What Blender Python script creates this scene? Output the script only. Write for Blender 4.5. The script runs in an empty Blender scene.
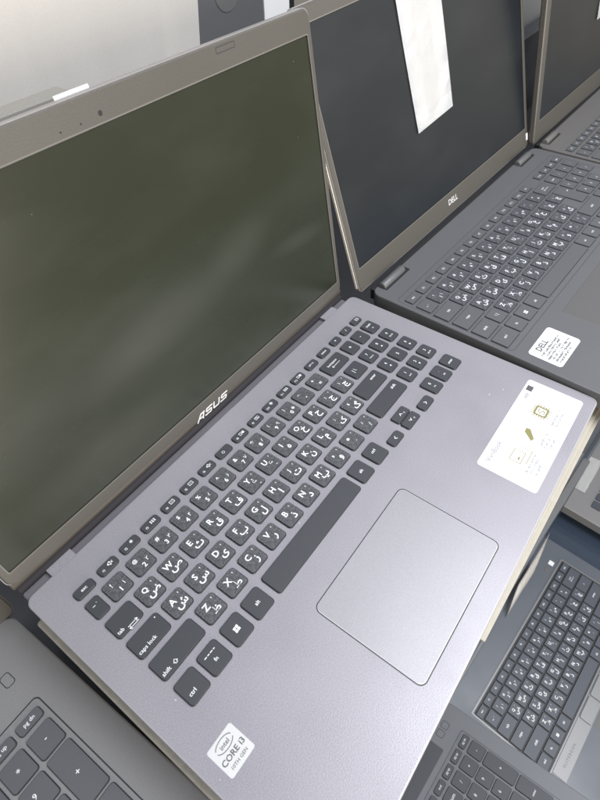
import bpy, bmesh, math, random
from mathutils import Matrix, Vector, Euler
random.seed(7)
C = bpy.context.scene.collection
MM = 0.001

# ------------------------------------------------------------------ materials
def new_mat(name):
    m = bpy.data.materials.new(name); m.use_nodes = True
    nt = m.node_tree; nt.nodes.clear()
    out = nt.nodes.new('ShaderNodeOutputMaterial'); b = nt.nodes.new('ShaderNodeBsdfPrincipled')
    nt.links.new(b.outputs[0], out.inputs[0])
    return m, nt, b

def mat(name, col, rough=.5, metal=0., grain=0., gscale=1500., bump=0., spec=.5, wear=0., wscale=12., coat=0., dust=0.):
    """plain colour with fine grain, broad uneven wear and a little bump"""
    m, nt, b = new_mat(name)
    N, L = nt.nodes, nt.links
    b.inputs['Roughness'].default_value = rough
    b.inputs['Metallic'].default_value = metal
    b.inputs['Specular IOR Level'].default_value = spec
    b.inputs['Coat Weight'].default_value = coat
    tc = N.new('ShaderNodeTexCoord')
    src = None
    c = (*col, 1)
    b.inputs['Base Color'].default_value = c
    if grain or bump:
        n = N.new('ShaderNodeTexNoise'); n.inputs['Scale'].default_value = gscale; n.inputs['Detail'].default_value = 2
        L.new(tc.outputs['Object'], n.inputs['Vector'])
    if grain:
        mp = N.new('ShaderNodeMapRange'); mp.inputs[1].default_value = .3; mp.inputs[2].default_value = .7
        mp.inputs[3].default_value = 1-grain; mp.inputs[4].default_value = 1+grain
        L.new(n.outputs['Fac'], mp.inputs[0])
        mx = N.new('ShaderNodeMix'); mx.data_type = 'RGBA'; mx.blend_type = 'MULTIPLY'; mx.inputs[0].default_value = 1
        mx.inputs[6].default_value = c
        cc = N.new('ShaderNodeCombineColor')
        for i in range(3): L.new(mp.outputs[0], cc.inputs[i])
        L.new(cc.outputs[0], mx.inputs[7]); L.new(mx.outputs[2], b.inputs['Base Color'])
    if dust:                                            # a few settled specks and crumbs
        v = N.new('ShaderNodeTexVoronoi'); v.inputs['Scale'].default_value = 90; L.new(tc.outputs['Object'], v.inputs['Vector'])
        ss = N.new('ShaderNodeSeparateColor'); L.new(v.outputs['Color'], ss.inputs[0])
        lim = N.new('ShaderNodeMapRange'); lim.inputs[1].default_value = .78; lim.inputs[2].default_value = 1; lim.inputs[3].default_value = 0; lim.inputs[4].default_value = .05
        L.new(ss.outputs[0], lim.inputs[0])
        lt = N.new('ShaderNodeMath'); lt.operation = 'LESS_THAN'; L.new(v.outputs['Distance'], lt.inputs[0]); L.new(lim.outputs[0], lt.inputs[1])
        m2 = N.new('ShaderNodeMix'); m2.data_type = 'RGBA'; L.new(lt.outputs[0], m2.inputs[0])
        if b.inputs['Base Color'].is_linked: L.new(b.inputs['Base Color'].links[0].from_socket, m2.inputs[6])
        else: m2.inputs[6].default_value = c
        m2.inputs[7].default_value = (dust, dust, dust*.95, 1); L.new(m2.outputs[2], b.inputs['Base Color'])
    if wear:
        w = N.new('ShaderNodeTexNoise'); w.inputs['Scale'].default_value = wscale; w.inputs['Detail'].default_value = 5
        L.new(tc.outputs['Object'], w.inputs['Vector'])
        mr = N.new('ShaderNodeMapRange'); mr.inputs[1].default_value = .3; mr.inputs[2].default_value = .7
        mr.inputs[3].default_value = max(.05, rough-wear); mr.inputs[4].default_value = min(1, rough+wear)
        L.new(w.outputs['Fac'], mr.inputs[0]); L.new(mr.outputs[0], b.inputs['Roughness'])
    if bump:
        bp = N.new('ShaderNodeBump'); bp.inputs['Strength'].default_value = bump; bp.inputs['Distance'].default_value = .0002
        L.new(n.outputs['Fac'], bp.inputs['Height']); L.new(bp.outputs[0], b.inputs['Normal'])
    return m

def screen_mat(name, col, rough=.38, smudge=.5, dust=True, soft_reflections=()):
    """matte display: dark panel, uneven smudges, blurred reflections painted as pale ellipses, specks of dust"""
    m, nt, b = new_mat(name)
    N, L = nt.nodes, nt.links
    tc = N.new('ShaderNodeTexCoord')
    mp = N.new('ShaderNodeMapping'); mp.inputs['Scale'].default_value = (5, 12, 1); mp.inputs['Rotation'].default_value = (0, 0, .35)
    L.new(tc.outputs['Object'], mp.inputs[0])
    n = N.new('ShaderNodeTexNoise'); n.inputs['Scale'].default_value = 1.3; n.inputs['Detail'].default_value = 4
    L.new(mp.outputs[0], n.inputs['Vector'])
    r = N.new('ShaderNodeMapRange'); r.inputs[1].default_value = .45; r.inputs[2].default_value = .75; r.inputs[3].default_value = 0; r.inputs[4].default_value = smudge
    L.new(n.outputs['Fac'], r.inputs[0])
    fac = r.outputs[0]
    for cx, cy, rx, ry, ang, amt in soft_reflections:  # soft pale ellipses painted in place of a blurred reflection
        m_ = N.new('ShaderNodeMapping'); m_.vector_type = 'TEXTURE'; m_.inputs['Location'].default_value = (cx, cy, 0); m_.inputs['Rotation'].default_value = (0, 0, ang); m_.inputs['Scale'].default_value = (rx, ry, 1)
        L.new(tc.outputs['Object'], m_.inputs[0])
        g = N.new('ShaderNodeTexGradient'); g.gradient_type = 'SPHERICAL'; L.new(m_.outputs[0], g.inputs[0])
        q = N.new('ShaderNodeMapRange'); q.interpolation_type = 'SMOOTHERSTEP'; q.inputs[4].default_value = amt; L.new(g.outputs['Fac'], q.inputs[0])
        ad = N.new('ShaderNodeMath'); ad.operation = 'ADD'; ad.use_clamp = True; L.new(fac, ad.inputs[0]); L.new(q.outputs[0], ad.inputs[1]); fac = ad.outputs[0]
    mx = N.new('ShaderNodeMix'); mx.data_type = 'RGBA'
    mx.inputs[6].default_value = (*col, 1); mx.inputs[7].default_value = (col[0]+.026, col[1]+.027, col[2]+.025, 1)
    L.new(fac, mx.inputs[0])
    base = mx.outputs[2]
    if dust:
        v = N.new('ShaderNodeTexVoronoi'); v.inputs['Scale'].default_value = 150; L.new(tc.outputs['Object'], v.inputs['Vector'])
        ss = N.new('ShaderNodeSeparateColor'); L.new(v.outputs['Color'], ss.inputs[0])
        lim = N.new('ShaderNodeMapRange'); lim.inputs[1].default_value = .72; lim.inputs[2].default_value = 1; lim.inputs[3].default_value = 0.015; lim.inputs[4].default_value = .05
        L.new(ss.outputs[0], lim.inputs[0])
        lt = N.new('ShaderNodeMath'); lt.operation = 'LESS_THAN'; L.new(v.outputs['Distance'], lt.inputs[0]); L.new(lim.outputs[0], lt.inputs[1])
        m2 = N.new('ShaderNodeMix'); m2.data_type = 'RGBA'; L.new(lt.outputs[0], m2.inputs[0]); L.new(base, m2.inputs[6])
        m2.inputs[7].default_value = (.13, .125, .11, 1); base = m2.outputs[2]
    L.new(base, b.inputs['Base Color'])
    rr = N.new('ShaderNodeMapRange'); rr.inputs[3].default_value = rough; rr.inputs[4].default_value = rough+.2
    L.new(fac, rr.inputs[0]); L.new(rr.outputs[0], b.inputs['Roughness'])
    b.inputs['Specular IOR Level'].default_value = .75
    return m

def sticker_mat(name, a, bcol):
    """worn vinyl key sticker: dark with pale mottling"""
    m, nt, b = new_mat(name)
    N, L = nt.nodes, nt.links
    tc = N.new('ShaderNodeTexCoord')
    n = N.new('ShaderNodeTexNoise'); n.inputs['Scale'].default_value = 750; n.inputs['Detail'].default_value = 3; n.inputs['Roughness'].default_value = .7
    L.new(tc.outputs['Object'], n.inputs['Vector'])
    cr = N.new('ShaderNodeValToRGB'); cr.color_ramp.elements[0].position = .38; cr.color_ramp.elements[1].position = .68
    cr.color_ramp.elements[0].color = (*a, 1); cr.color_ramp.elements[1].color = (*bcol, 1)
    L.new(n.outputs['Fac'], cr.inputs[0]); L.new(cr.outputs[0], b.inputs['Base Color'])
    b.inputs['Roughness'].default_value = .5
    return m

M = {}
M['deck'] = mat('deck_slate_grey', (.262, .252, .272), .43, .3, .14, 1500, .3, wear=.09, wscale=18, dust=.5)
M['pad'] = mat('touchpad_grey', (.278, .270, .286), .41, .3, .10, 2200, .2, wear=.05)
M['groove'] = mat('dark_groove', (.03, .03, .035), .6)
M['edge_highlight'] = mat('edge_highlight_pale', (.42, .41, .42), .3, .45)  # base edges kept paler than the deck to paint their highlight line
M['edge_lit'] = mat('lit_edge_cream', (.75, .72, .64), .3, .5)  # cream that stands for warm light along a lid's side
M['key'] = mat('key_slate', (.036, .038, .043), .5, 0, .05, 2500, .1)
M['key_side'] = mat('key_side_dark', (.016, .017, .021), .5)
M['key_sticker'] = sticker_mat('key_sticker_mottled', (.034, .036, .041), (.105, .106, .11))
M['legend'] = mat('legend_white', (.70, .70, .70), .6)
M['legend_soft'] = mat('legend_grey_white', (.60, .61, .63), .6)
M['bezel'] = mat('bezel_grey_plastic', (.068, .0635, .0555), .42, 0, .28, 2600, .5, wear=.06)
M['lid'] = mat('lid_shell_grey', (.22, .21, .21), .45, .2, .06, 1500, .1)
M['hinge_strip'] = mat('deck_grey_shaded', (.11, .105, .115), .5)  # deck grey darkened to paint the shade behind the deck
M['roll'] = mat('bezel_brown_shaded', (.055, .048, .04), .5, 0, .2, 2600, .4)  # bezel brown darkened to paint the shaded roll at its foot
M['lip'] = mat('bezel_lip_highlight', (.125, .12, .108), .35)  # paler than the bezel to paint light caught by its inner edge
M['hinge'] = mat('hinge_dark_grey', (.022, .021, .024), .75, spec=.2)
M['screen'] = screen_mat('matte_screen_olive', (.0150, .0180, .0100), .27, .28, True, ((.125, .085, .10, .028, .12, .32), (.205, .10, .05, .026, .2, .32), (.06, .03, .12, .03, 0., .35), (.27, .075, .05, .012, -.1, .3)))  # ellipses paint a blurred reflection on the panel
M['black'] = mat('black_plastic', (.012, .012, .012), .5)
M['white'] = mat('white_paper', (.66, .66, .65), .7, 0, .02, 600)
M['sticker_silver'] = mat('sticker_silver', (.52, .52, .51), .4, .15, .03, 900)
M['print_grey'] = mat('print_grey', (.07, .07, .07), .6)
M['print_pale'] = mat('print_pale_grey', (.26, .26, .26), .6)
M['print_olive'] = mat('print_olive', (.19, .175, .06), .6)
M['logo'] = mat('logo_silver', (.72, .72, .72), .3, .3)
M['d_deck'] = mat('deck_dark_grey', (.088, .088, .092), .48, 0, .10, 1700, .3, wear=.08, dust=.3)
M['d_key'] = mat('key_dark_grey', (.078, .079, .084), .5, 0, .05, 2400, .1)
M['d_pad'] = mat('touchpad_dark_grey', (.085, .082, .08), .45, 0, .05, 2400, .1)
M['d_sticker'] = sticker_mat('key_sticker_dark', (.034, .035, .04), (.10, .10, .11))
M['d_screen'] = screen_mat('matte_screen_grey', (.007, .0095, .0125), .30, .25)
M['t_deck'] = mat('deck_brown_grey', (.105, .10, .095), .5, 0, .08, 1900, .3)
M['h_deck'] = mat('deck_blue_black', (.07, .08, .096), .4, 0, .08, 1700, .2, wear=.1, dust=.25)
M['h_key'] = mat('key_blue_black', (.045, .052, .066), .5, 0, .05, 2400, .1)
M['h_strip'] = mat('brushed_silver_strip', (.17, .17, .17), .42, .4, .06, 900, .1)
M['h_screen'] = screen_mat('glossy_screen_navy', (.02, .028, .04), .18, .2)
M['l_deck'] = mat('deck_ash_grey', (.185, .183, .182), .46, .15, .10, 1600, .3, wear=.08, dust=.35)
M['l_key'] = mat('key_ash_black', (.072, .074, .08), .5, 0, .05, 2400, .1)
M['b_deck'] = mat('deck_charcoal', (.14, .145, .155), .48, .1, .08, 1700, .3, wear=.05)
M['b_key'] = mat('key_charcoal', (.055, .058, .066), .5, 0, .05, 2400, .1)
M['shelf_top'] = mat('shelf_grey_darkened', (.10, .105, .115), .9, 0, .15, 900, .3)  # shelf colour darkened to stand for shade in the gaps between laptops
M['shelf'] = mat('shelf_laminate', (.38, .355, .31), .5, 0, .08, 300, .1)
M['shelf_low'] = mat('shelf_laminate_navy', (.03, .042, .062), .16, 0, .08, 300, .1)
M['cream'] = mat('cream_board', (.33, .305, .25), .5, 0, .04, 250, .1)
M['carton'] = mat('brown_card', (.36, .30, .22), .7, 0, .08, 300, .2)
M['silver_lid'] = mat('silver_lid', (.64, .615, .575), .38, .2, .03, 900, .05, wear=.1, wscale=9)
def dented(m):                                      # long shallow dents running down the thin metal
    nt = m.node_tree; N, L = nt.nodes, nt.links; b = N['Principled BSDF']
    tc = N.new('ShaderNodeTexCoord'); mp = N.new('ShaderNodeMapping'); mp.inputs['Scale'].default_value = (22, 3.5, 3.5)
    n = N.new('ShaderNodeTexNoise'); n.inputs['Scale'].default_value = 1.; n.inputs['Detail'].default_value = 1.5
    bp = N.new('ShaderNodeBump'); bp.inputs['Distance'].default_value = .006; bp.inputs['Strength'].default_value = .8
    L.new(tc.outputs['Object'], mp.inputs[0]); L.new(mp.outputs[0], n.inputs['Vector']); L.new(n.outputs['Fac'], bp.inputs['Height']); L.new(bp.outputs[0], b.inputs['Normal'])
dented(M['silver_lid'])
M['slate_card'] = mat('slate_card', (.088, .09, .094), .5, 0, .05, 600)
M['grey_card'] = mat('warm_grey_card', (.20, .19, .17), .55, 0, .05, 600)
M['wall'] = mat('wall_paint', (.62, .60, .56), .8, 0, .04, 60)

# ------------------------------------------------------------------ geometry helpers (millimetres in, metres out)
def rrect(x0, x1, y0, y1, r, seg=5):
    r = max(min(r, (x1-x0)/2-1e-4, (y1-y0)/2-1e-4), 1e-3); pts = []
    for cx, cy, a0 in ((x1-r, y1-r, 0), (x0+r, y1-r, 90), (x0+r, y0+r, 180), (x1-r, y0+r, 270)):
        for k in range(seg+1):
            a = math.radians(a0+90*k/seg); pts.append((cx+r*math.cos(a), cy+r*math.sin(a)))
    return pts

def loft(bm, rings, mi=0, side_mi=None, cap_bottom=True):
    """stack of equal-length rings [(pts2d, z)], capped"""
    side_mi = mi if side_mi is None else side_mi
    vs = [[bm.verts.new((x*MM, y*MM, z*MM)) for x, y in pts] for pts, z in rings]
    n = len(vs[0])
    for a, b in zip(vs, vs[1:]):
        for i in range(n):
            f = bm.faces.new((a[i], a[(i+1) % n], b[(i+1) % n], b[i])); f.material_index = side_mi
    f = bm.faces.new(vs[-1]); f.material_index = mi
    if cap_bottom:
        f = bm.faces.new(vs[0][::-1]); f.material_index = side_mi
    return vs

def slab(bm, x0, x1, y0, y1, r, z0, z1, ch=.6, mi=0, side_mi=None, seg=5):
    c2 = ch*.3
    loft(bm, [(rrect(x0+ch, x1-ch, y0+ch, y1-ch, r-ch, seg), z0), (rrect(x0, x1, y0, y1, r, seg), z0+ch),
              (rrect(x0, x1, y0, y1, r, seg), z1-ch), (rrect(x0+c2, x1-c2, y0+c2, y1-c2, r-c2, seg), z1-c2),
              (rrect(x0+ch, x1-ch, y0+ch, y1-ch, r-ch, seg), z1)], mi, side_mi)

def ring(bm, outer, inner, z, mi=0, drop=0):
    """flat frame between two equal-length outlines; inner wall drops by `drop`"""
    o = [bm.verts.new((x*MM, y*MM, z*MM)) for x, y in outer]; i_ = [bm.verts.new((x*MM, y*MM, z*MM)) for x, y in inner]
    n = len(o)
    for k in range(n):
        f = bm.faces.new((o[k], o[(k+1) % n], i_[(k+1) % n], i_[k])); f.material_index = mi
    if drop:
        d = [bm.verts.new((x*MM, y*MM, (z-drop)*MM)) for x, y in inner]
        for k in range(n):
            f = bm.faces.new((i_[k], i_[(k+1) % n], d[(k+1) % n], d[k])); f.material_index = mi
    return o

def stroke(bm, pts, w, z, mi=0, closed=False):
    pts = [Vector(p) for p in pts]
    if closed: pts.append(pts[0])
    for a, b in zip(pts, pts[1:]):
        d = (b-a)
        if d.length < 1e-6: continue
        d.normalize(); n = Vector((-d.y, d.x))*w/2; e = d*w*.4
        q = [a-e+n, a-e-n, b+e-n, b+e+n]
        f = bm.faces.new([bm.verts.new((p.x*MM, p.y*MM, z*MM)) for p in q[::-1]][::-1]); f.material_index = mi
        z += .0006

def scribble(bm, x0, x1, y, h, z, mi=0):
    """a line of print too small to read"""
    x = x0
    while x < x1:
        if random.random() < .16: x += h*.7; continue
        a, b = random.uniform(-.5, .1), random.uniform(0, .5)
        stroke(bm, [(x, y-h*.45), (x+h*.05, y+h*b)], h*.26, z, mi)
        stroke(bm, [(x, y+h*a), (x+h*.42, y+h*b)], h*.26, z+.001, mi)
        if random.random() < .5: stroke(bm, [(x+h*.42, y-h*.45), (x+h*.42, y+h*.1)], h*.26, z+.002, mi)
        x += h*.78

def rect(bm, x0, x1, y0, y1, z, mi=0):
    f = bm.faces.new([bm.verts.new((x*MM, y*MM, z*MM)) for x, y in ((x0, y0), (x1, y0), (x1, y1), (x0, y1))]); f.material_index = mi

_glyph = {}
def glyphs(s, bold=0.):
    k = (s, bold)
    if k not in _glyph:
        cu = bpy.data.curves.new('lettering', 'FONT'); cu.body = s; cu.size = 1; cu.resolution_u = 2
        cu.offset = bold
        ob = bpy.data.objects.new('lettering', cu); C.objects.link(ob); bpy.context.view_layer.update()
        me = bpy.data.meshes.new_from_object(ob.evaluated_get(bpy.context.evaluated_depsgraph_get()))
        v = [(q.co.x, q.co.y) for q in me.vertices]; f = [tuple(p.vertices) for p in me.polygons]
        bpy.data.objects.remove(ob); bpy.data.curves.remove(cu); bpy.data.meshes.remove(me)
        if v:
            x0, x1 = min(p[0] for p in v), max(p[0] for p in v); y0, y1 = min(p[1] for p in v), max(p[1] for p in v)
        else: x0 = x1 = y0 = y1 = 0
        _glyph[k] = (v, f, x0, x1, y0, y1)
    return _glyph[k]

def text(bm, s, h, cx, cy, z, mi=0, bold=0., fit='h', align='c', shear=0., sx=1.):
    """lettering h mm tall (fit='h') or of font size h (fit='s'), centred at (cx, cy)"""
    v, f, x0, x1, y0, y1 = glyphs(s, bold)
    if not v: return
    k = h/max(y1-y0, .05) if fit == 'h' else h
    ox = {'c': (x0+x1)/2, 'l': x0, 'r': x1}[align]; oy = (y0+y1)/2
    nv = [bm.verts.new(((cx+((x-ox)*sx+(y-oy)*shear)*k)*MM, (cy+(y-oy)*k)*MM, z*MM)) for x, y in v]
    for q in f:
        try:
            fc = bm.faces.new([nv[i] for i in q]); fc.material_index = mi
            fc.normal_update()
            if fc.normal.z < 0: fc.normal_flip()
        except ValueError: pass

def obj(name, bm, mats, parent=None, loc=(0, 0, 0), rot=(0, 0, 0), smooth=None, recalc=False):
    if recalc: bmesh.ops.recalc_face_normals(bm, faces=bm.faces)
    me = bpy.data.meshes.new(name); bm.to_mesh(me); bm.free()
    for m in (mats if isinstance(mats, (list, tuple)) else [mats]): me.materials.append(m)
    o = bpy.data.objects.new(name, me); C.objects.link(o)
    o.location = [c*MM for c in loc]; o.rotation_euler = [math.radians(a) for a in rot]
    if parent: o.parent = parent
    return o

def tag(o, label=None, cat=None, group=None, kind=None):
    for k, v in (('label', label), ('category', cat), ('group', group), ('kind', kind)):
        if v: o[k] = v
    return o

def thing(name, label, cat, pos, ypr=(0, 0, 0), group=None):
    o = bpy.data.objects.new(name, None); C.objects.link(o); o.empty_display_size = .02
    yaw, tilt, roll = [math.radians(a) for a in ypr]
    R = Matrix.Rotation(yaw, 3, 'Z') @ Matrix.Rotation(roll, 3, 'Y') @ Matrix.Rotation(tilt, 3, 'X')
    o.location = [c*MM for c in pos]; o.rotation_euler = R.to_euler()
    return tag(o, label, cat, group)

def B(): return bmesh.new()

# ------------------------------------------------------------------ keys
FA = dict(zip('QWERTYUIOP[]ASDFGHJKL;\'ZXCVBNM,./', 'ضصثقفغعهخحجچشسیبلاتنمکگظطزرذدپو./'))
SHIFTED = dict(zip('1234567890-=', '!@#$%^&*()_+'))
FADIG = dict(zip('1234567890', '۱۲۳۴۵۶۷۸۹۰'))
KZ = 1.5

def key_bm(w, h, r=2.3, top=KZ, inset=.55):
    bm = B()
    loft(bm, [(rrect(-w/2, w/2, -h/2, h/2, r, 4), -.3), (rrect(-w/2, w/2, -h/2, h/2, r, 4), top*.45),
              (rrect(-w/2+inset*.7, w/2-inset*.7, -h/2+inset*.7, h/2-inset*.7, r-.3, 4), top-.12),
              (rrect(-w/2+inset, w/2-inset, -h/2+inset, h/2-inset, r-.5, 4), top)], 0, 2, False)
    return bm

def legend(bm, spec, w, h, z):
    """spec: ('L', c) letter sticker, ('N', c) number sticker, ('T', text) words low left, ('C', text, size) centred, ('F', n, icon), or a special word"""
    k = spec[0]
    if k == 'L':
        c = spec[1]
        text(bm, c, 4.3 if c.isalpha() else 2.4, -1.6, 2.4, z, 1, .02)
        fa = FA.get(c, c)
        text(bm, fa, 4.6, 1.7, -3.0, z, 1, .012, fit='s' if fa in './' else 'h') if fa in './' else text(bm, fa, 7, 1.9, -2.6, z, 1, .02, fit='s')
        text(bm, '’', 1.2, 4.6, 4.2, z, 1)
    elif k == 'N':
        c = spec[1]
        text(bm, SHIFTED.get(c, c), 3.2 if c not in '-=6' else 4.4, -2.4, 3.0, z, 1, .018, 'h' if c not in '-=6' else 's')
        text(bm, c, 3.5 if c not in '-=' else 5, .4, -3.2, z, 1, .018, 'h' if c not in '-=' else 's')
        if c in FADIG: text(bm, FADIG[c], 2.8, 4.2, -1.2, z, 1, .01)
    elif k == 'T':
        text(bm, spec[1], spec[2] if len(spec) > 2 else 3.4, -w/2+1.7, -h/2+3.4, z, 1, .006, fit='s', align='l')
        if spec[1] == 'caps lock': rect(bm, w/2-3.2, w/2-2.5, h/2-3, h/2-2.3, z, 1)
        if spec[1] == 'tab':
            for yy, s in ((-1.2, 1), (-2.8, -1)):
                yb = yy-h/2+5.2-2.4
                stroke(bm, [(-1.5, yb), (5.2, yb)], .38, z, 1)
                stroke(bm, [(5.2-1.2 if s > 0 else -.3, yb+.9), (5.2 if s > 0 else -1.5, yb), (5.2-1.2 if s > 0 else -.3, yb-.9)], .38, z+.002, 1)
        if spec[1].startswith('shift'):
            x0 = -w/2+10.6; yb = -h/2+3.1
            stroke(bm, [(x0, yb), (x0, yb-.9), (x0+1.2, yb-.9), (x0+1.2, yb), (x0+2, yb), (x0+.6, yb+1.5), (x0-.8, yb), (x0, yb)], .3, z, 1)
    elif k == 'C':
        text(bm, spec[1], spec[2], spec[3] if len(spec) > 3 else 0, spec[4] if len(spec) > 4 else 0, z, 1, .008, fit='s')
    elif k == 'F':
        n, icon = spec[1], spec[2]
        text(bm, n, 2.5, -3.6, -.9, z, 1, .004, fit='s')
        if icon == 'sun':
            for a in range(4):
                d = Vector((math.cos(a*.785), math.sin(a*.785)))*1.5; stroke(bm, [(1.8-d.x, .6-d.y), (1.8+d.x, .6+d.y)], .3, z+.002*a, 1)
        elif icon == 'bulb':
            for a in range(4):
                d = Vector((math.cos(a*.785), math.sin(a*.785)))*1.1; stroke(bm, [(1.8-d.x, .6-d.y), (1.8+d.x, .6+d.y)], .3, z+.002*a, 1)
        elif icon == 'keys':
            for q in range(3): rect(bm, .2+q*1.5, 1.1+q*1.5, .4, 1.3, z, 1); rect(bm, .2+q*1.5, 1.1+q*1.5, -.9, 0, z, 1)
        elif icon == 'box':
            stroke(bm, [(.2, -.9), (3.6, -.9), (3.6, 1.5), (.2, 1.5)], .34, z, 1, True); stroke(bm, [(1.1, .3), (2.7, .3)], .3, z+.004, 1)
        elif icon == 'mute':
            rect(bm, .2, 1.1, -.3, .8, z, 1); stroke(bm, [(1.1, 1), (2.2, 1.7), (2.2, -1.2), (1.1, -.4)], .36, z, 1); stroke(bm, [(2.8, 1), (4, -.5)], .3, z+.004, 1); stroke(bm, [(4, 1), (2.8, -.5)], .3, z+.006, 1)
        elif icon == 'two':
            stroke(bm, [(-.2, -.8), (1.6, -.8), (1.6, 1.2), (-.2, 1.2)], .34, z, 1, True); rect(bm, 2.4, 4.4, -.8, 1.2, z, 1)
        elif icon == 'cam':
            stroke(bm, [(.2, -.8), (3.8, -.8), (3.8, 1.3), (.2, 1.3)], .34, z, 1, True); stroke(bm, [(1.4, .8), (2.6, -.3)], .5, z+.004, 1)
    elif k == 'P':                                  # numpad: digit with small word under it
        text(bm, spec[1], 3.6, 0, 2.0, z, 1, .008, fit='s')
        if len(spec) > 2: text(bm, spec[2], 2.2, .3, -2.6, z, 1, .004, fit='s')
    elif k == 'W':
        for ax in (-1.75, .15):
            for ay in (-1.75, .15):
                v = [(ax, ay), (ax+1.6, ay), (ax+1.6, ay+1.6), (ax, ay+1.6)]
                f = bm.faces.new([bm.verts.new((x*MM, (y+x*.07)*MM, z*MM)) for x, y in v]); f.material_index = 1
    elif k == 'FN':
        text(bm, 'fn', 3.2, 0, -1.3, z, 1, .006, fit='s')
        stroke(bm, [(-4, 3.4), (-2.6, 3.4)], .5, z, 1); stroke(bm, [(-1.6, 3.4), (-.6, 3.4)], .5, z, 1); stroke(bm, [(.4, 3.4), (1.8, 3.4)], .5, z, 1); stroke(bm, [(2.8, 3.4), (3.6, 3.4)], .5, z, 1)
    elif k == 'A':                                  # arrows
        d = {'l': (-1, 0), 'r': (1, 0), 'u': (0, 1), 'd': (0, -1)}[spec[1]]; px, py = -d[1], d[0]
        stroke(bm, [(-d[0]*.8+px*1.2, -d[1]*.8+py*1.2), (d[0]*.8, d[1]*.8), (-d[0]*.8-px*1.2, -d[1]*.8-py*1.2)], .5, z, 1)
        if len(spec) > 2: text(bm, spec[2], 1.8, 3.4, -1.2, z, 1, .004, fit='s')
    elif k == 'B':                                  # word with long arrow
        text(bm, spec[1], 3.0, -1, 1.6, z, 1, .006, fit='s')
        stroke(bm, [(5, -1.8), (-5, -1.8), (-3.6, -.8)], .35, z, 1); stroke(bm, [(-5, -1.8), (-3.6, -2.8)], .35, z+.003, 1)

def add_key(par, x, y, w, h, spec, mats, r=2.3, top=KZ, inset=.55, zb=0.):
    bm = key_bm(w, h, r, top, inset)
    if spec: legend(bm, spec, w, h, top+.03)
    st = bool(spec) and spec[0] in 'LN' and len(mats) > 3
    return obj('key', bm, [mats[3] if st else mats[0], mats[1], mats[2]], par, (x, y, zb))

def cut_span(x0, x1): return (x0+x1)/2, x1-x0

# ------------------------------------------------------------------ lid
def make_lid(par, x0, x1, hy, hz, back, t0, t1, scr, shell, bez, scm, r=7, depth=6., inner_r=1.):
    """lid whose front face lies on its local z=0; scr = (sx0, sx1, st0, st1)"""
    bm = B()
    loft(bm, [(rrect(x0+1.2, x1-1.2, t0+1.2, t1-1.2, r-1.2), -depth-1), (rrect(x0, x1, t0, t1, r), -depth+.4), (rrect(x0, x1, t0, t1, r), -1.0)], 0)
    lid = obj('lid', bm, shell, par, (0, hy, hz), (90-back, 0, 0))
    bm = B(); e = .9
    o = rrect(x0+.5, x1-.5, t0+.5, t1-.5, r-.5); o2 = rrect(x0+.5+e, x1-.5-e, t0+.5+e, t1-.5-e, r-.5-e)
    lo = [bm.verts.new((x*MM, y*MM, -1.0*MM)) for x, y in o]
    hi = ring(bm, o2, rrect(*scr, inner_r), 0, 0, .8)
    n = len(lo)
    for i in range(n): bm.faces.new((lo[i], lo[(i+1) % n], hi[(i+1) % n], hi[i]))
    obj('bezel', bm, bez, lid)
    bm = B(); q = scr; ring(bm, rrect(q[0]-.75, q[1]+.75, q[2]-.75, q[3]+.75, 1.4), rrect(*q, inner_r), .05)
    obj('bezel_lip', bm, M['lip'], lid)
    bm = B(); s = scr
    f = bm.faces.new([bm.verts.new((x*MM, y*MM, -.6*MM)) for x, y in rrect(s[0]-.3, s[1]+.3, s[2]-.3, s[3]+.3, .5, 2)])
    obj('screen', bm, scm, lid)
    bm = B(); rect(bm, s[0]-.1, s[1]+.1, s[2]-.1, s[2]+.5, -.35); rect(bm, s[0]-.1, s[0]+.45, s[2]+.5, s[3]-.5, -.35); rect(bm, s[1]-.45, s[1]+.1, s[2]+.5, s[3]-.5, -.35); rect(bm, s[0]-.1, s[1]+.1, s[3]-.5, s[3]+.1, -.35)
    obj('screen_gasket', bm, M['black'], lid)
    return lid

def barrel(par, x0, x1, y, z, r, m, name='hinge'):
    bm = B(); n = 12
    rings = []
    for x, rr in ((x0, r*.85), (x0+.6, r), (x1-.6, r), (x1, r*.85)):
        rings.append([bm.verts.new((x*MM, (y+rr*math.cos(2*math.pi*k/n))*MM, (z+rr*math.sin(2*math.pi*k/n))*MM)) for k in range(n)])
    for a, b in zip(rings, rings[1:]):
        for i in range(n): bm.faces.new((a[i], a[(i+1) % n], b[(i+1) % n], b[i]))
    bm.faces.new(rings[0]); bm.faces.new(rings[-1][::-1])
    o = obj(name, bm, m, par, recalc=True)
    for p in o.data.polygons: p.use_smooth = len(p.vertices) == 4
    return o

GROUP = 'open laptops on display'

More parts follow.
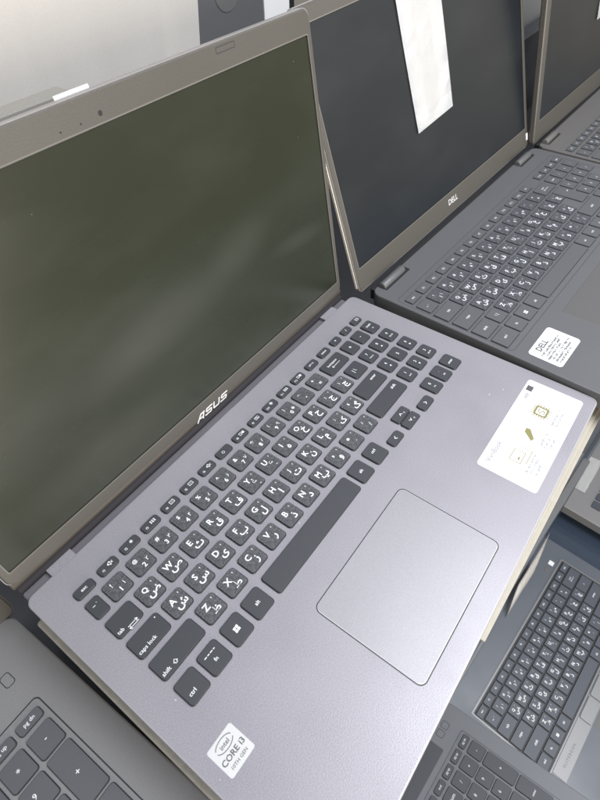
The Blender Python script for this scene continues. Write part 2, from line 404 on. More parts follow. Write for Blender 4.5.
# ------------------------------------------------------------------ the main grey laptop
def main_laptop():
    t = thing('laptop', 'silver-grey open laptop in the centre with white spec sticker and processor badge', 'laptop', (0, 0, 0), group=GROUP)
    bm = B()                                                    # deck with raised rear hinge covers
    slab(bm, -40, 321.5, -190, 39, 6, -17, 0, 1.0, 0, 1, 6)
    obj('base', bm, [M['deck'], M['edge_highlight']], t)
    bm = B(); slab(bm, -38, 314.5, 34, 47, 3, -17, -3.2, .8)
    obj('hinge_strip', bm, M['hinge_strip'], t)
    for x0, x1 in ((-20, -1.6), (278, 297)):
        bm = B(); slab(bm, x0, x1, 38.2, 46.5, 1.2, -8, -.25, .5)
        obj('hinge', bm, M['deck'], t)
    barrel(t, -38, 314, 48.2, -.9, 3.4, M['hinge'], 'hinge_barrel')
    bm = B(); slab(bm, -37, 313.5, -187, 36, 6, -18.8, -16.8, .5); obj('bottom_cover', bm, M['black'], t)
    # touchpad
    bm = B(); o = rrect(59.2, 162.6, -176.4, -103.9, 4.6); i = rrect(59.9, 161.9, -175.7, -104.6, 4.0)
    ring(bm, o, i, .03); gr = obj('touchpad_groove', bm, M['groove'], t)
    bm = B(); loft(bm, [(rrect(59.9, 161.9, -175.7, -104.6, 4.), .02), (rrect(60.2, 161.6, -175.4, -104.9, 3.8), .2)], 0, 1, False)
    obj('touchpad', bm, [M['pad'], M['logo']], t)
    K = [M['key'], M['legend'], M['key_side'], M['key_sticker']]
    def k(x, y, w, h, s, r=2.3): add_key(t, x, y, w, h, s, K, r)
    P = 19.05; W = 15.4; H = 14.6
    # function row
    y = 15.0
    k(-13.2, y, 14.2, 7.4, ('C', 'esc', 3.2))
    icons = ['sun', 'mute', 'bulb', 'bulb', 'box', 'two', None, 'two', 'mute', 'cam', 'keys', 'keys']
    icons = ['mute', 'bulb', 'keys', 'box', 'box', 'mute', None, 'two', 'cam', 'sun', 'keys', 'two']
    for q in range(12):
        ic = icons[q]
        k(4.9+18.05*q, y, 14.2, 7.4, ('F', 'f%d' % (q+1), ic) if ic else ('C', '○', 3, -1, -.5))
    k(222.6, y, 13.6, 7.4, ('C', 'prt sc', 2.6)); k(240.5, y, 13.6, 7.4, ('C', 'delete', 2.6))
    for x, c in ((258.2, '∗'), (274.8, '/'), (291, '☐')):
        k(x, y, 12.2, 7.4, ('C', c, 4)) if c != '☐' else k(x, y, 12.2, 7.4, ('F', '', 'box'))
    # number row
    y = 0
    k(-15.6, y, 9.8, 14, ('C', '~ `', 3.4, 0, 2), 2)
    for q, c in enumerate('1234567890-='): k(q*P, y, W, H, ('N', c))
    x, w = cut_span(221.6, 248); k(x, y, w, H, ('B', 'backspace'))
    for x, c in ((258.8, '+'), (275.2, '-')): k(x, y, 13.2, H, ('C', c, 5))
    k(291.7, y, 13.2, H, ('P', 'num', 'lk'))
    # letters
    y = -18.45
    x, w = cut_span(-20.4, -1.4); k(x, y, w, H, ('T', 'tab'))
    for q, c in enumerate('QWERTYUIOP[]'): k((q+.5)*P, y, W, H, ('L', c))
    x, w = cut_span(230.4, 248); k(x, y, w, H, ('C', '| \\', 4.5, -2))
    for x, c, d in ((259.2, '7', 'home'), (275.6, '8', '▲'), (292.1, '9', 'pg up')): k(x, y, 13.2, H, ('P', c, d))
    y = -36.9
    x, w = cut_span(-20.4, 3.3); k(x, y, w, H, ('T', 'caps lock'))
    for q, c in enumerate("ASDFGHJKL;'"): k((q+.75)*P, y, W, H, ('L', c))
    x, w = cut_span(215.6, 248); k(x, y, w, H, ('C', 'enter', 3.4, 8, 2.5))
    for x, c, d in ((259.2, '4', '◄'), (275.6, '5', ''), (292.2, '6', '►')): k(x, y, 13.2, H, ('P', c, d) if d else ('C', c, 4))
    y = -55.35
    x, w = cut_span(-20.4, 12.6); k(x, y, w, H, ('T', 'shift'))
    for q, c in enumerate('ZXCVBNM,./'): k((q+1.25)*P, y, W, H, ('L', c))
    x, w = cut_span(206.4, 248); k(x, y, w, H, ('C', 'shift', 3.4, 13, 2.5))
    for x, c, d in ((259.3, '1', 'end'), (275.7, '2', '▼'), (292.3, '3', 'pg dn')): k(x, y, 13.2, H, ('P', c, d))
    y = -75.4; h = 16
    k(-12.8, y, 14.8, h, ('C', 'ctrl', 3.4, -2, -2.5)); k(5, y, 15, h, ('FN',)); k(23.9, y, 15, h, ('W',)); k(42.4, y, 15.2, h, ('C', 'alt', 3.4))
    x, w = cut_span(54.4, 146); k(x, y, w, h, None)
    k(156.7, y, 15, h, ('C', 'alt', 3.4)); k(176.2, y, 15, h, ('C', 'ctrl', 3.2, 0, 2))
    k(196.2, -80.6, 15, 8.2, ('A', 'l')); k(239.8, -82.2, 16, 8.6, ('A', 'r'))
    k(218, -72.4, 17.6, 8.4, ('A', 'u', '☼'), 1.6); k(218, -81.2, 17.6, 8.4, ('A', 'd', '☼'), 1.6)
    for x, c, d in ((259.5, '0', 'ins'), (275.9, '.', 'del'), (292.4, 'enter', '')): k(x, -77.4, 13.4, 16, ('P', c, d) if d else ('C', c, 3))
    # lid
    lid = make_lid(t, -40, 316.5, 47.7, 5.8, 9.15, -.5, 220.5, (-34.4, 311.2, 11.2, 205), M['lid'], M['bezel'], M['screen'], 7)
    barrel(lid, -39.3, 315.8, -.9, -4.4, 4.5, M['roll'], 'rolled_edge')
    bm = B()                                                    # maker's logo in sliced slanted letters
    sh = lambda x, y: (x+y*.42, y)
    S = [(6.6, 4.6), (1.2, 4.6), (.6, 4.0), (.6, 2.9), (1.2, 2.3), (5.6, 2.3), (6.2, 1.7), (6.2, .6), (5.6, 0), (0, 0)]
    for ox, g in ((0, [[(0, -.6), (3.0, 4.6), (6.6, 4.6)], [(5.9, 4.0), (5.9, -.3)], [(2.6, 1.3), (4.6, 1.3)]]), (8.6, [S]), (17.2, [[(.4, 4.6), (.4, .7), (1.0, 0), (5.6, 0), (6.2, .7), (6.2, 4.6)]]), (25.6, [S])):
        for g_ in g: stroke(bm, [(120.8+ox+a-.2, -1.9+b) for a, b in [sh(*q) for q in g_]], 1.2, .12)
    obj('logo', bm, M['logo'], lid)
    bm = B(); loft(bm, [(rrect(133.7, 136.5, 208.5, 211.3, 1.4), .01), (rrect(133.9, 136.3, 208.7, 211.1, 1.2), .08)]); obj('webcam', bm, M['black'], lid)
    for x in (122.5, 110.5):
        bm = B(); loft(bm, [(rrect(x-.55, x+.55, 208.2, 209.3, .5), .01), (rrect(x-.5, x+.5, 208.3, 209.2, .45), .05)]); obj('microphone_hole', bm, M['black'], lid)
    bm = B(); o = rrect(223.2, 240, 214.2, 217.8, 1.); i = rrect(223.8, 239.4, 214.8, 217.2, .6); ring(bm, o, i, .06); obj('rubber_bumper', bm, M['groove'], lid)
    bm = B(); slab(bm, 118, 139, 200, 222, .5, -8, -7.2, .2); tag(obj('paper_tag', bm, M['white'], lid), None)
    # spec sticker
    z = .06
    bm = B(); loft(bm, [(rrect(210.6, 311.6, -181.2, -137.8, 2.5), .01), (rrect(210.6, 311.6, -181.2, -137.8, 2.5), z)])
    st = obj('spec_sticker', bm, M['white'], t); tag(st, 'white rectangular sticker with three olive icons')
    bm = B(); z += .03
    text(bm, 'VivoBook', 5.4, 217, -143.6, z, 0, .02, 's', 'l')
    rect(bm, 299, 305, -144.4, -139.6, z, 1); text(bm, 'x86', 2.6, 297, -144.6, z, 1, .01, 's', 'r') if False else None
    for a in range(3): stroke(bm, [(290.5+a*2.0, -143.8), (291.6+a*2.0, -141.6)], .7, z, 1)
    stroke(bm, [(228, -163), (239, -163), (239, -155), (228, -155)], .5, z, 2, True); stroke(bm, [(230, -166.4), (243, -166.4), (243, -158)], .5, z, 2); stroke(bm, [(231, -160.6), (233, -160.6)], 1.2, z, 2)
    f = bm.faces.new([bm.verts.new((x*MM, y*MM, z*MM)) for x, y in ((252, -161.8), (255, -163), (262.5, -157.6), (262, -154.6), (258, -154.8))]); f.material_index = 2
    o = rrect(278.5, 288.5, -163, -153, 1.5, 3); i = rrect(280, 287, -161.5, -154.5, 1, 3); ring(bm, o, i, z, 2)
    for q in range(5):
        a = 279.6+q*1.95; stroke(bm, [(a, -164.6), (a, -163.2)], .7, z, 2); stroke(bm, [(a, -152.8), (a, -151.4)], .7, z, 2)
        b = -162+q*1.95; stroke(bm, [(276.9, b), (278.3, b)], .7, z, 2); stroke(bm, [(288.7, b), (290.1, b)], .7, z, 2)
    stroke(bm, [(285.6, -156), (283, -156), (281.6, -157.4), (285.4, -159), (284, -160.4), (281.6, -160.4)], .7, z, 2)
    for cx, rows in ((233, 3), (260, 3), (284, 2)):             # caption lines too small to read
        for q in range(rows):
            scribble(bm, cx-9+q*.8, cx+9-q*3.5, -169-q*3.2, 1.9, z, 0)
    stroke(bm, [(245, -150), (245, -153.5)], .3, z, 0); stroke(bm, [(269, -150), (269, -153.5)], .3, z, 0)
    obj('print', bm, [M['print_pale'], M['print_grey'], M['print_olive']], st)
    # processor badge
    bm = B(); loft(bm, [(rrect(-31, -13.4, -120.3, -102.7, 1.2), .01), (rrect(-31, -13.4, -120.3, -102.7, 1.2), .06)])
    st = obj('processor_badge', bm, M['sticker_silver'], t); tag(st, 'small square silver badge reading intel CORE i3')
    bm = B(); z = .09
    text(bm, 'intel', 3.4, -22.3, -107.2, z, 0, .012, 's')
    for a0, a1 in ((15, 165), (195, 350)):
        stroke(bm, [(-22.3+5.6*math.cos(math.radians(a)), -107.1+2.9*math.sin(math.radians(a))) for a in range(a0, a1+1, 12)], .42, z)
    text(bm, 'CORE i3', 4.3, -22.2, -113.1, z, 0, .02, 's'); text(bm, '10TH GEN', 2.5, -22.2, -117.4, z, 0, .01, 's')
    obj('print', bm, M['print_grey'], st)
    return t

# ------------------------------------------------------------------ the dark laptop behind on the right
def tray(par, x0, x1, y0, y1, m, r=3, w=.7, z=.03, name='keyboard_tray'):
    bm = B(); loft(bm, [(rrect(x0, x1, y0, y1, r), .01), (rrect(x0, x1, y0, y1, r), z)]) if False else None
    o = rrect(x0, x1, y0, y1, r); i = rrect(x0+w, x1-w, y0+w, y1-w, r-w*.6); ring(bm, o, i, z)
    return obj(name, bm, m, par)

def letter_rows(k, P, PY, W, H, y0=0.):
    for q, c in enumerate('1234567890-='): k(q*P, y0, W, H, ('N', c))
    for q, c in enumerate('QWERTYUIOP[]'): k((q+.5)*P, y0-PY, W, H, ('L', c))
    for q, c in enumerate("ASDFGHJKL;'"): k((q+.75)*P, y0-2*PY, W, H, ('L', c))
    for q, c in enumerate('ZXCVBNM,./'): k((q+1.25)*P, y0-3*PY, W, H, ('L', c))

def office_laptop(label, pos, ypr, deck, keym, lidargs, padm, main=True):
    t = thing('laptop', label, 'laptop', pos, ypr, GROUP)
    bm = B(); slab(bm, -31, 322, -186, 54, 9, -15, 0, 1.0, 0, 0, 6); obj('base', bm, deck, t)
    tray(t, -27, 313.5, -87.5, 27.5, M['key_side'] if main else M['d_key'], 4, .35)
    P = 19.05; PY = 18.6; W = 16.8; H = 16.0
    K = [keym, M['legend_soft'], M['key_side'], M['d_sticker']]
    def k(x, y, w, h, s): add_key(t, x, y, w, h, s, K, 1.2, 1.0, .5)
    for q, c in enumerate(['esc']+['F%d' % n for n in range(1, 13)]): k(-15.8+18.2*q, 16.5, 16, 9.6, ('C', c, 3.4))
    k(-15.8+18.2*13, 16.5, 14.6, 9.6, ('C', 'prt', 3)); k(-17.8, 0, 14.8, H, ('C', '~ `', 4))
    letter_rows(k, P, PY, W, H)
    def s(a, b, y, spec, h=H): x, w = cut_span(a, b); k(x, y, w, h, spec)
    s(219.6, 246, 0, ('B', 'back')); s(-26, 0, -PY, ('C', 'tab', 3.4)); s(-26, 5, -2*PY, ('C', 'caps', 3.4))
    s(-26, -3.5, -3*PY, ('C', 'shift', 3.4)); s(-1.5, 14.5, -3*PY, ('C', '\\ |', 4))
    s(228, 246, -PY*1.5, ('C', '↵', 4, 5, 6), H+PY); s(205.8, 246, -3*PY, ('C', 'shift', 3.4))
    y = -4*PY
    for a, b, sp in ((-26, -3.5, ('C', 'ctrl', 3.4)), (-1.5, 14, ('C', 'fn', 3.4)), (16, 33, ('W',)), (35, 52.5, ('C', 'alt', 3.4)), (54.5, 148.5, None), (150.5, 168, ('C', 'alt', 3.4)), (170, 187, ('C', 'ctrl', 3.4)), (189, 207, ('A', 'l')), (229, 246, ('A', 'r'))): s(a, b, y, sp)
    k(218, y+4, 17.5, 7.4, ('A', 'u')); k(218, y-4.2, 17.5, 7.4, ('A', 'd'))
    cols = (256, 272.2, 288.4, 304.4)
    for x, c in zip(cols, ('home', 'end', 'pgup', 'pgdn')): k(x, 16.5, 14.2, 9.6, ('C', c, 2.8))
    for y, row in ((0, ('num', '/', '*', '-')), (-PY, '789+'), (-2*PY, '456'), (-3*PY, '123'), (-4*PY, '0.')):
        for x, c in zip(cols, row): k(x, y, 14.2, H, ('C', c, 3.6))
    bm = B(); loft(bm, [(rrect(43.5, 147, -173, -99, 2), .01), (rrect(43.8, 146.7, -172.7, -99.3, 2), .12)]); obj('touchpad', bm, padm, t)
    for x0, x1 in ((-20, 21), (267, 304)):
        bm = B(); slab(bm, x0, x1, 43, 53.2, 1, -.3, .12, .1); obj('hinge_recess', bm, M['black'], t)
        barrel(t, x0+1, x1-5, 49.5, .6, 4.2, deck, 'hinge')
    bm = B(); slab(bm, -25, 316, 51, 59, 2, -13, -1.5, .6); obj('hinge_strip', bm, M['black'], t)
    return t

main_laptop()

t = office_laptop('dark grey open laptop behind the silver-grey one, white paper hanging over its screen', (361.4, -30.3, 4), (-3.33, -1.08, -2.34), M['d_deck'], M['d_key'], None, M['d_pad'])
lid = make_lid(t, -38, 322, 61, 2, 17, -2, 226, (-32, 315, 21, 214), M['lid'], M['bezel'], M['d_screen'], 5)
bm = B(); text(bm, 'DELL', 8.5, 138, 11, .1, 0, .02, 's'); obj('logo', bm, M['logo'], lid)
bm = B(); slab(bm, -39.0, -38.05, 3, 220, .4, -4.6, -2.4, .1); obj('lid_edge_glint', bm, M['edge_lit'], lid)  # thin pale strip added to stand for light on the lid's side
bm = B(); slab(bm, 317, 321.3, 6, 14, .4, .02, .25, .05); obj('label_tab', bm, M['white'], lid)
bm = B(); loft(bm, [(rrect(-21.5, 18.5, -126.3, -97.3, 3), .01), (rrect(-21.5, 18.5, -126.3, -97.3, 3), .06)])
st = obj('service_sticker', bm, M['white'], t); tag(st, 'white rounded sticker with small black print')
bm = B(); text(bm, 'DELL', 7, -6, -103, .09, 0, .03, 's')
for q in range(6):
    scribble(bm, -18+(q % 2)*2, 14-(q % 3)*4, -108.4-q*2.9, 1.9, .09)
obj('print', bm, M['print_grey'], st)

t = office_laptop('brownish dark laptop at the far right beyond the white-papered screen', (719, -54, 17), (-1.5, 0, 0), M['t_deck'], M['d_key'], None, M['d_pad'], False)
lid = make_lid(t, -36, 334, 58, 2.5, 11.5, -2, 228, (-24, 328, 24, 214), M['bezel'], M['bezel'], M['d_screen'], 5)

# ------------------------------------------------------------------ lower right laptop with silver strip
t = thing('laptop', 'blue-black laptop on the lower shelf with silver strip below its keyboard', 'laptop', (252.4, -277, -516.4), (-4.57, 0, 0), GROUP)
bm = B(); slab(bm, -50, 281, -170, 62, 8, -19, 0, 1); obj('base', bm, M['h_deck'], t)
bm = B(); o = rrect(-33, 259, -84.5, 25.5, 2); i = rrect(-30.8, 257, -83, 23.3, 1.5); ring(bm, o, i, .8, 0, .75)
f0 = rrect(-33.3, 259.3, -84.8, 25.8, 2); ring(bm, f0, o, .04); obj('keyboard_frame', bm, M['h_strip'], t)
bm = B(); loft(bm, [(rrect(-30.5, 256.7, -82.8, 23, 1), .01), (rrect(-30.5, 256.7, -82.8, 23, 1), .05)]); obj('keyboard_tray', bm, M['black'], t)
K = [M['h_key'], M['legend'], M['key_side']]
def k(x, y, w, h, s): add_key(t, x, y, w, h, s, K, 1.0, 1.6, .7)
P = 19.05; PY = 18.5
for q, c in enumerate(['esc']+['f%d' % n for n in range(1, 13)]+['ins', 'del']): k(-21.5+19.2*q, 15.2, 17.8, 10.5, ('C', c, 3.6))
k(-19, 0, 17.6, 17, ('C', '~ `', 5)); letter_rows(k, P, PY, 17.6, 17)
for a, b, y, sp in ((220, 255, 0, ('B', 'back')), (-29, -.3, -PY, ('C', 'tab', 4.4)), (228, 255, -PY, ('C', '\\', 4)), (-29, 4.6, -2*PY, ('C', 'caps', 4.4)), (214, 255, -2*PY, ('C', 'enter', 4)), (-29, 14, -3*PY, ('C', 'shift', 4.4)), (205, 255, -3*PY, ('C', 'shift', 4.4)),
                    (-29, -11, -4*PY+.8, ('C', 'ctrl', 4)), (-9.5, 8.5, -4*PY+.8, ('C', 'fn', 4)), (10, 28, -4*PY+.8, ('W',)), (29.5, 47, -4*PY+.8, ('C', 'alt', 4)), (48.5, 142, -4*PY+.8, None), (143.5, 161, -4*PY+.8, ('C', 'alt', 4)), (162.5, 180, -4*PY+.8, ('C', 'ctrl', 4)), (181.5, 205, -4*PY+.8, ('A', 'l')), (207, 230, -4*PY+.8, ('A', 'u')), (232, 255, -4*PY+.8, ('A', 'r'))):
    x, w = cut_span(a, b); k(x, y, w, 17 if y > -70 else 15.5, sp)
bm = B(); slab(bm, -24, 250, -103.5, -85.3, 1, -.2, .5, .2); st = obj('palm_strip', bm, M['h_strip'], t)
bm = B(); text(bm, 'E L I T E B O O K', 4.6, 8, -94.5, .53, 0, .005, 's'); obj('print', bm, M['print_grey'], st)
for x0, x1 in ((58, 93), (94, 129), (130, 165)):
    bm = B(); slab(bm, x0, x1, -103, -86.2, 2.5, .4, 1.9, .6); obj('touchpad_button', bm, M['h_strip'], t)
bm = B(); slab(bm, 60, 164, -165, -106, 3, -.1, .12, .1); obj('touchpad', bm, M['d_pad'], t)
bm = B(); slab(bm, 238, 246, 30.5, 38.5, 1, .0, .5, .2); obj('power_button', bm, M['logo'], t)
bm = B(); slab(bm, 223, 231, 31.5, 37.5, 1, .0, .4, .2); obj('speaker_button', bm, M['d_pad'], t)
barrel(t, -40, 270, 60, 2, 4, M['h_deck'], 'hinge')
lid = make_lid(t, -45, 276, 61, 2, 2.0, 2, 222, (-38, 269, 20, 206), M['h_strip'], M['h_deck'], M['h_screen'], 7, 9)
pa = None

# ------------------------------------------------------------------ two laptops seen by their number pads
def numpad_laptop(label, pos, ypr, deck, keym, right, back, extra):
    t = thing('laptop', label, 'laptop', pos, ypr, GROUP)
    bm = B(); slab(bm, right-358, right, back-240, back, 8, -17, 0, 1.2, 0, 0, 6); obj('base', bm, deck, t)
    K = [keym, M['legend_soft'], M['key_side']]
    def k(x, y, w, h, s): add_key(t, x, y, w, h, s, K, 2., 1.5, .5)
    for x, c in ((-57, 'prt sc'), (-38, 'home'), (-19, 'end'), (0, 'pg up'), (19, 'pg up'), (38, 'pg dn')): k(x, 15.4, 16.6, 7.6, ('C', c, 3.4))
    for x, c in ((-19, 'num'), (0, '/'), (19, '*'), (38, '-')): k(x, 0, 16.8, 17, ('C', c, 5))
    for y, row in ((-18.6, '789'), (-37.2, '456'), (-55.8, '123')):
        for x, c in zip((-19, 0, 19), row): k(x, y, 16.8, 17, ('C', c, 4.6, -2, 1))
    k(38, -27.9, 16.8, 35.6, ('C', '+', 5)); k(38, -65.1, 16.8, 35.6, ('C', 'enter', 3.4)); k(-9.5, -74.4, 35.8, 17, ('C', '0', 4.6)); k(19, -74.4, 16.8, 17, ('C', '.', 4.6))
    for q in range(10):
        for r_, y in ((0, 0), (1, -18.6), (2, -37.2), (3, -55.8), (4, -74.4)):
            if q < 3: k(-42-q*19-r_*3, y, 16.8, 17, None)
    return t
t = numpad_laptop('ash grey laptop at the lower left corner, number pad beside the silver-grey laptop', (-118.5, -14.5, -43.2), (2.2, 0, 0), M['l_deck'], M['l_key'], 71, 81, None)
tray(t, -280, 49.6, -90, 24.5, M['key_side'], 3.5, .8)
bm = B(); o = rrect(40.9, 47.6, 41.6, 51, 2); i = rrect(41.4, 47.1, 42.1, 50.5, 1.6); ring(bm, o, i, .04); obj('power_button', bm, M['key_side'], t)
barrel(t, -270, 62, 81, -3, 4, M['key_side'], 'hinge')
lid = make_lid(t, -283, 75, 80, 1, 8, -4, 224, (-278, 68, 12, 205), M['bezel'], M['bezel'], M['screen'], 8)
t = numpad_laptop('charcoal laptop with a number pad in the bottom right corner, below the touchpad', (119.8, -258.2, -405.7), (-3.18, -11.05, 5.57), M['b_deck'], M['b_key'], 67.5, 52, None)
tray(t, -280, 48.5, -95, 23.5, M['key_side'], 2.5, .5)
for x0, x1 in ((25.5, 34), (36.5, 45)):
    bm = B(); o = rrect(x0, x1, 36.5, 45, 1.5); i = rrect(x0+.5, x1-.5, 37, 44.5, 1.2); ring(bm, o, i, .04); obj('shortcut_button', bm, M['key_side'], t)
bm = B(); loft(bm, [(rrect(-200, 16.5, 29.5, 48, 1.5), .01), (rrect(-200, 16.5, 29.5, 48, 1.5), .06)]); obj('speaker_grille', bm, M['b_key'], t)

# ------------------------------------------------------------------ papers, boxes, supports
def box(name, label, cat, pos, size, m, yaw=0, ch=.8, r=1.2, kind=None, group=None, rot=None):
    bm = B(); w, d, h = size; slab(bm, -w/2, w/2, -d/2, d/2, r, 0, h, ch)
    o = obj(name, bm, m, None, pos, rot or (0, 0, yaw)); return tag(o, label, cat, group, kind)

def sheet(name, label, pts, m, origin, thick=.15, cat='paper'):
    """thin sheet through four 3-D corners (mm, world), slightly curled"""
    bm = B(); n = 10; a, b, c, d = [Vector(p) for p in pts]; nrm = (b-a).cross(d-a).normalized(); g = []
    for i in range(n+1):
        row = []
        for j in range(4):
            u, v = j/3, i/n; p = a.lerp(b, u).lerp(d.lerp(c, u), v)+nrm*(math.sin(v*3.1)*1.2*(u-.5))
            row.append(bm.verts.new((p-Vector(origin))*MM))
        g.append(row)
    for i in range(n):
        for j in range(3): bm.faces.new((g[i][j], g[i][j+1], g[i+1][j+1], g[i+1][j]))
    geo = bmesh.ops.solidify(bm, geom=bm.faces[:], thickness=thick*MM)
    o = obj(name, bm, m, None, origin, recalc=True)
    for p in o.data.polygons: p.use_smooth = True
    return tag(o, label, cat)
def lid_point(pos, ypr, hy, hz, back, x, t, d):
    b = math.radians(back); l = Vector((x, hy+t*math.sin(b)-d*math.cos(b), hz+t*math.cos(b)+d*math.sin(b)))
    a, b_, c_ = [math.radians(q) for q in ypr]
    return Matrix.Rotation(a, 3, 'Z') @ Matrix.Rotation(c_, 3, 'Y') @ Matrix.Rotation(b_, 3, 'X') @ l + Vector(pos)
DP = ((361.4, -30.3, 4), (-3.33, -1.08, -2.34), 61, 2, 17)
sheet('paper_sheet', 'long white paper strip hanging down the dark screen of the laptop behind',
      [lid_point(*DP, *q) for q in ((91.2, 96, .9), (155.9, 99.3, .9), (153.5, 236, 1.2), (84.6, 236, 1.2))], M['white'], (430, 60, 110))
TP = ((719, -54, 17), (-1.5, 0, 0), 58, 2.5, 11.5)
sheet('paper_sheet', 'white paper on the screen of the far right brownish laptop',
      [lid_point(*TP, *q) for q in ((150, 93, .9), (235, 97, .9), (235, 231, 1.2), (160, 231, 1.2))], M['white'], (880, 35, 110))

sheet('paper_sheet', 'pointed white paper leaning on the hinge of the laptop with the silver strip',
      [(471, -232, -400), (465, -245, -511.5), (370, -237, -511.5), (410, -230, -480)], M['white'], (430, -220, -500))

# the neighbour on the lower shelf, mostly hidden
t = thing('laptop', 'grey laptop with navy screen at the right edge of the lower shelf', 'laptop', (640, -318, -500), (-4.57, 0, 0), GROUP)
bm = B(); slab(bm, -46, 310, -160, 80, 8, -18, 0, 1); obj('base', bm, M['l_deck'], t)
K = [M['h_key'], M['legend'], M['key_side']]
for r_ in range(5):
    for q in range(13): add_key(t, -10+q*19+(0, 4, 7, 12, 4)[r_], 30-18.5*r_, 16, 15.5, None, K, 1.5)
bm = B(); slab(bm, 60, 165, -150, -75, 3, -.1, .15, .1); obj('touchpad', bm, M['d_pad'], t)
barrel(t, -36, 300, 82, 2, 4, M['h_deck'], 'hinge')
make_lid(t, -46, 310, 84, 2, 8, 0, 222, (-40, 304, 14, 210), M['h_strip'], M['h_deck'], M['h_screen'], 6)
sheet('paper_sheet', 'white paper lying on the back of the grey laptop at the right edge',
      [(645, -262, -498.6), (730, -268, -498.6), (728, -236, -498.6), (648, -230, -498.6)], M['white'], (690, -250, -498))

# back row facing away
t = thing('laptop', 'pale silver lid of a laptop turned away, behind the silver-grey laptop', 'laptop', (190, 264, 80), (180, 0, 0), GROUP)
bm = B(); slab(bm, -180, 180, -236, 0, 8, -17, 0, 1); obj('base', bm, M['silver_lid'], t)
for r_ in range(5):
    for q in range(14): add_key(t, -124+q*19, -50-18.5*r_, 16, 15.5, None, [M['key'], M['legend'], M['key_side']], 1.5)
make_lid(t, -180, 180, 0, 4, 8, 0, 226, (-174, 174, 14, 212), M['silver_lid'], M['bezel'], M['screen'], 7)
bm = B(); slab(bm, -45, 45, -118, -113, 2, -.5, 250, .8)
bm.free()
t = box('slate_box', 'dark slate box with round pale emblem beside the silver lid', 'box', (414, 285, 62), (108, 70, 240), M['slate_card'])
bm = B(); loft(bm, [([(17*math.cos(a*math.pi/24), 17*math.sin(a*math.pi/24)) for a in range(48)], 0), ([(16.5*math.cos(a*math.pi/24), 16.5*math.sin(a*math.pi/24)) for a in range(48)], .6)])
obj('emblem', bm, M['h_strip'], t, (2, -35, 136), (90, 0, 0))
box('white_box', 'plain white box standing right of the dark slate box', 'box', (492, 287, 62), (42, 72, 240), M['white'])
box('charger_box', 'thin black box at the right side of the white box', 'box', (519, 285, 62), (8, 66, 230), M['black'])
box('grey_box', 'flat warm grey box standing behind the top edge of the silver-grey laptop', 'box', (108, 150, -62), (106, 14, 267), M['grey_card'])
box('navy_box', 'navy box between two open screens at the far right', 'box', (965, 125, -62), (240, 24, 132), M['h_deck'])
box('white_box', 'white box standing behind the navy box at the far right', 'box', (965, 156, -62), (250, 24, 290), M['white'])

# supports
box('display_board', 'upper cream board under the silver-grey laptop, edge showing past its front', 'board', (224, -92, -20.6), (226, 201, 1.4), M['cream'], -.9, .3, 1)
box('display_board', 'lower cream board under the first one, its edge a little further forward', 'board', (225, -93.5, -23.6), (226, 204.5, 1.6), M['cream'], -.9, .3, 1)
box('display_stand', 'pale stand block under the cream boards and the silver-grey laptop', 'stand', (133, -77, -62), (354, 228, 38), M['shelf'], 0, 1.2, 2)
box('display_riser', 'dark riser under the two laptops on the right', 'riser', (712, -90, -62), (744, 200, 62.5), M['grey_card'], -2.2, 1)
box('back_riser', 'grey riser carrying the row of boxes behind the laptops', 'riser', (300, 385, -62), (700, 290, 124), M['shelf'], 0, 1)
box('display_carton', 'brown carton under the charcoal laptop', 'carton', (20, -330, -537), (170, 110, 96), M['carton'], -3)
s = box('shelf', 'upper shelf board holding the row of open laptops', 'shelf', (380, 320, -92), (2400, 1000, 30), M['shelf_top'], -4.6, 1.5)
s = box('lower_shelf', 'navy lower shelf board in front of the upper one', 'shelf', (380, -300, -567), (2400, 900, 30), M['shelf_low'], -4.6, 1.5)

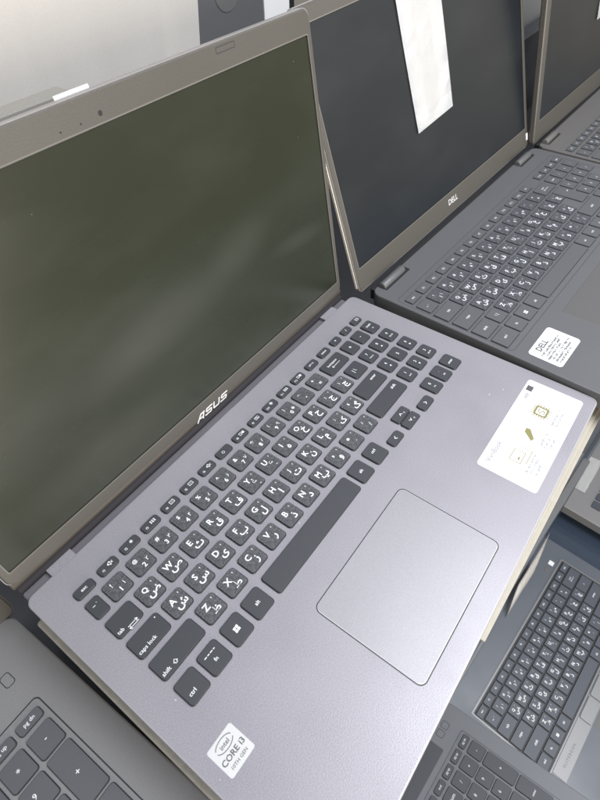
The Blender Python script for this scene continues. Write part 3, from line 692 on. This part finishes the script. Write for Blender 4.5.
# ------------------------------------------------------------------ light
def area(name, loc, aim, size, power, col):
    l = bpy.data.lights.new(name, 'AREA'); l.shape = 'RECTANGLE'; l.size, l.size_y = size; l.energy = power; l.color = col
    o = bpy.data.objects.new(name, l); C.objects.link(o); o.location = loc
    o.rotation_euler = (Vector(aim)-Vector(loc)).to_track_quat('-Z', 'Y').to_euler(); return o
area('overhead_area', (.4, -.55, .92), (.10, -.18, 0), (.75, .65), 20, (.93, .95, 1))  # unseen cool soft source overhead, placed for the sheen on the decks
area('front_area', (-.3, -1.75, .12), (.1, .05, .12), (1.1, 1.1), 42, (1, .92, .80))  # unseen warm source in front, placed for the lids and screen reflections

w = bpy.data.worlds.new('World'); bpy.context.scene.world = w; w.use_nodes = True
N, L = w.node_tree.nodes, w.node_tree.links
bg = N['Background']; tc = N.new('ShaderNodeTexCoord'); sp = N.new('ShaderNodeSeparateXYZ'); L.new(tc.outputs['Generated'], sp.inputs[0])
cr = N.new('ShaderNodeValToRGB'); mr = N.new('ShaderNodeMapRange'); mr.inputs[1].default_value = -1; mr.inputs[2].default_value = 1
L.new(sp.outputs['Z'], mr.inputs[0]); L.new(mr.outputs[0], cr.inputs[0])
e = cr.color_ramp.elements; e[0].position = 0; e[0].color = (.16, .15, .13, 1); e[1].position = 1; e[1].color = (.62, .66, .75, 1)
for pos, c in ((.42, (.24, .22, .19, 1)), (.56, (.62, .57, .48, 1)), (.75, (.55, .56, .6, 1))):
    q = e.new(pos); q.color = c
L.new(cr.outputs[0], bg.inputs[0]); bg.inputs[1].default_value = .95

# ------------------------------------------------------------------ camera
cd = bpy.data.cameras.new('camera'); cam = bpy.data.objects.new('camera', cd); C.objects.link(cam)
Rm = ((0.5957989414954392, -0.8027814929206053, -0.02378015847462364), (-0.6125658150692251, -0.43507918255115263, -0.6599009221990803), (0.5194099955925857, 0.4077351830965593, -0.7509762159640776))
mw = Matrix.Identity(4)
for i in range(3):
    mw[i][0] = Rm[0][i]; mw[i][1] = -Rm[1][i]; mw[i][2] = -Rm[2][i]
mw[0][3], mw[1][3], mw[2][3] = -.03292987, -.17216466, .31685245
cam.matrix_world = mw
cd.sensor_fit = 'VERTICAL'; cd.sensor_height = 7.2; cd.sensor_width = 5.4; cd.lens = 532.9995/800*7.2
cd.clip_start = .01; cd.clip_end = 50
cd.dof.use_dof = True; cd.dof.focus_distance = .42; cd.dof.aperture_fstop = 3.6
sc = bpy.context.scene; sc.camera = cam
sc.view_settings.view_transform = 'Standard'; sc.view_settings.look = 'None'; sc.view_settings.exposure = .06; sc.view_settings.gamma = 1
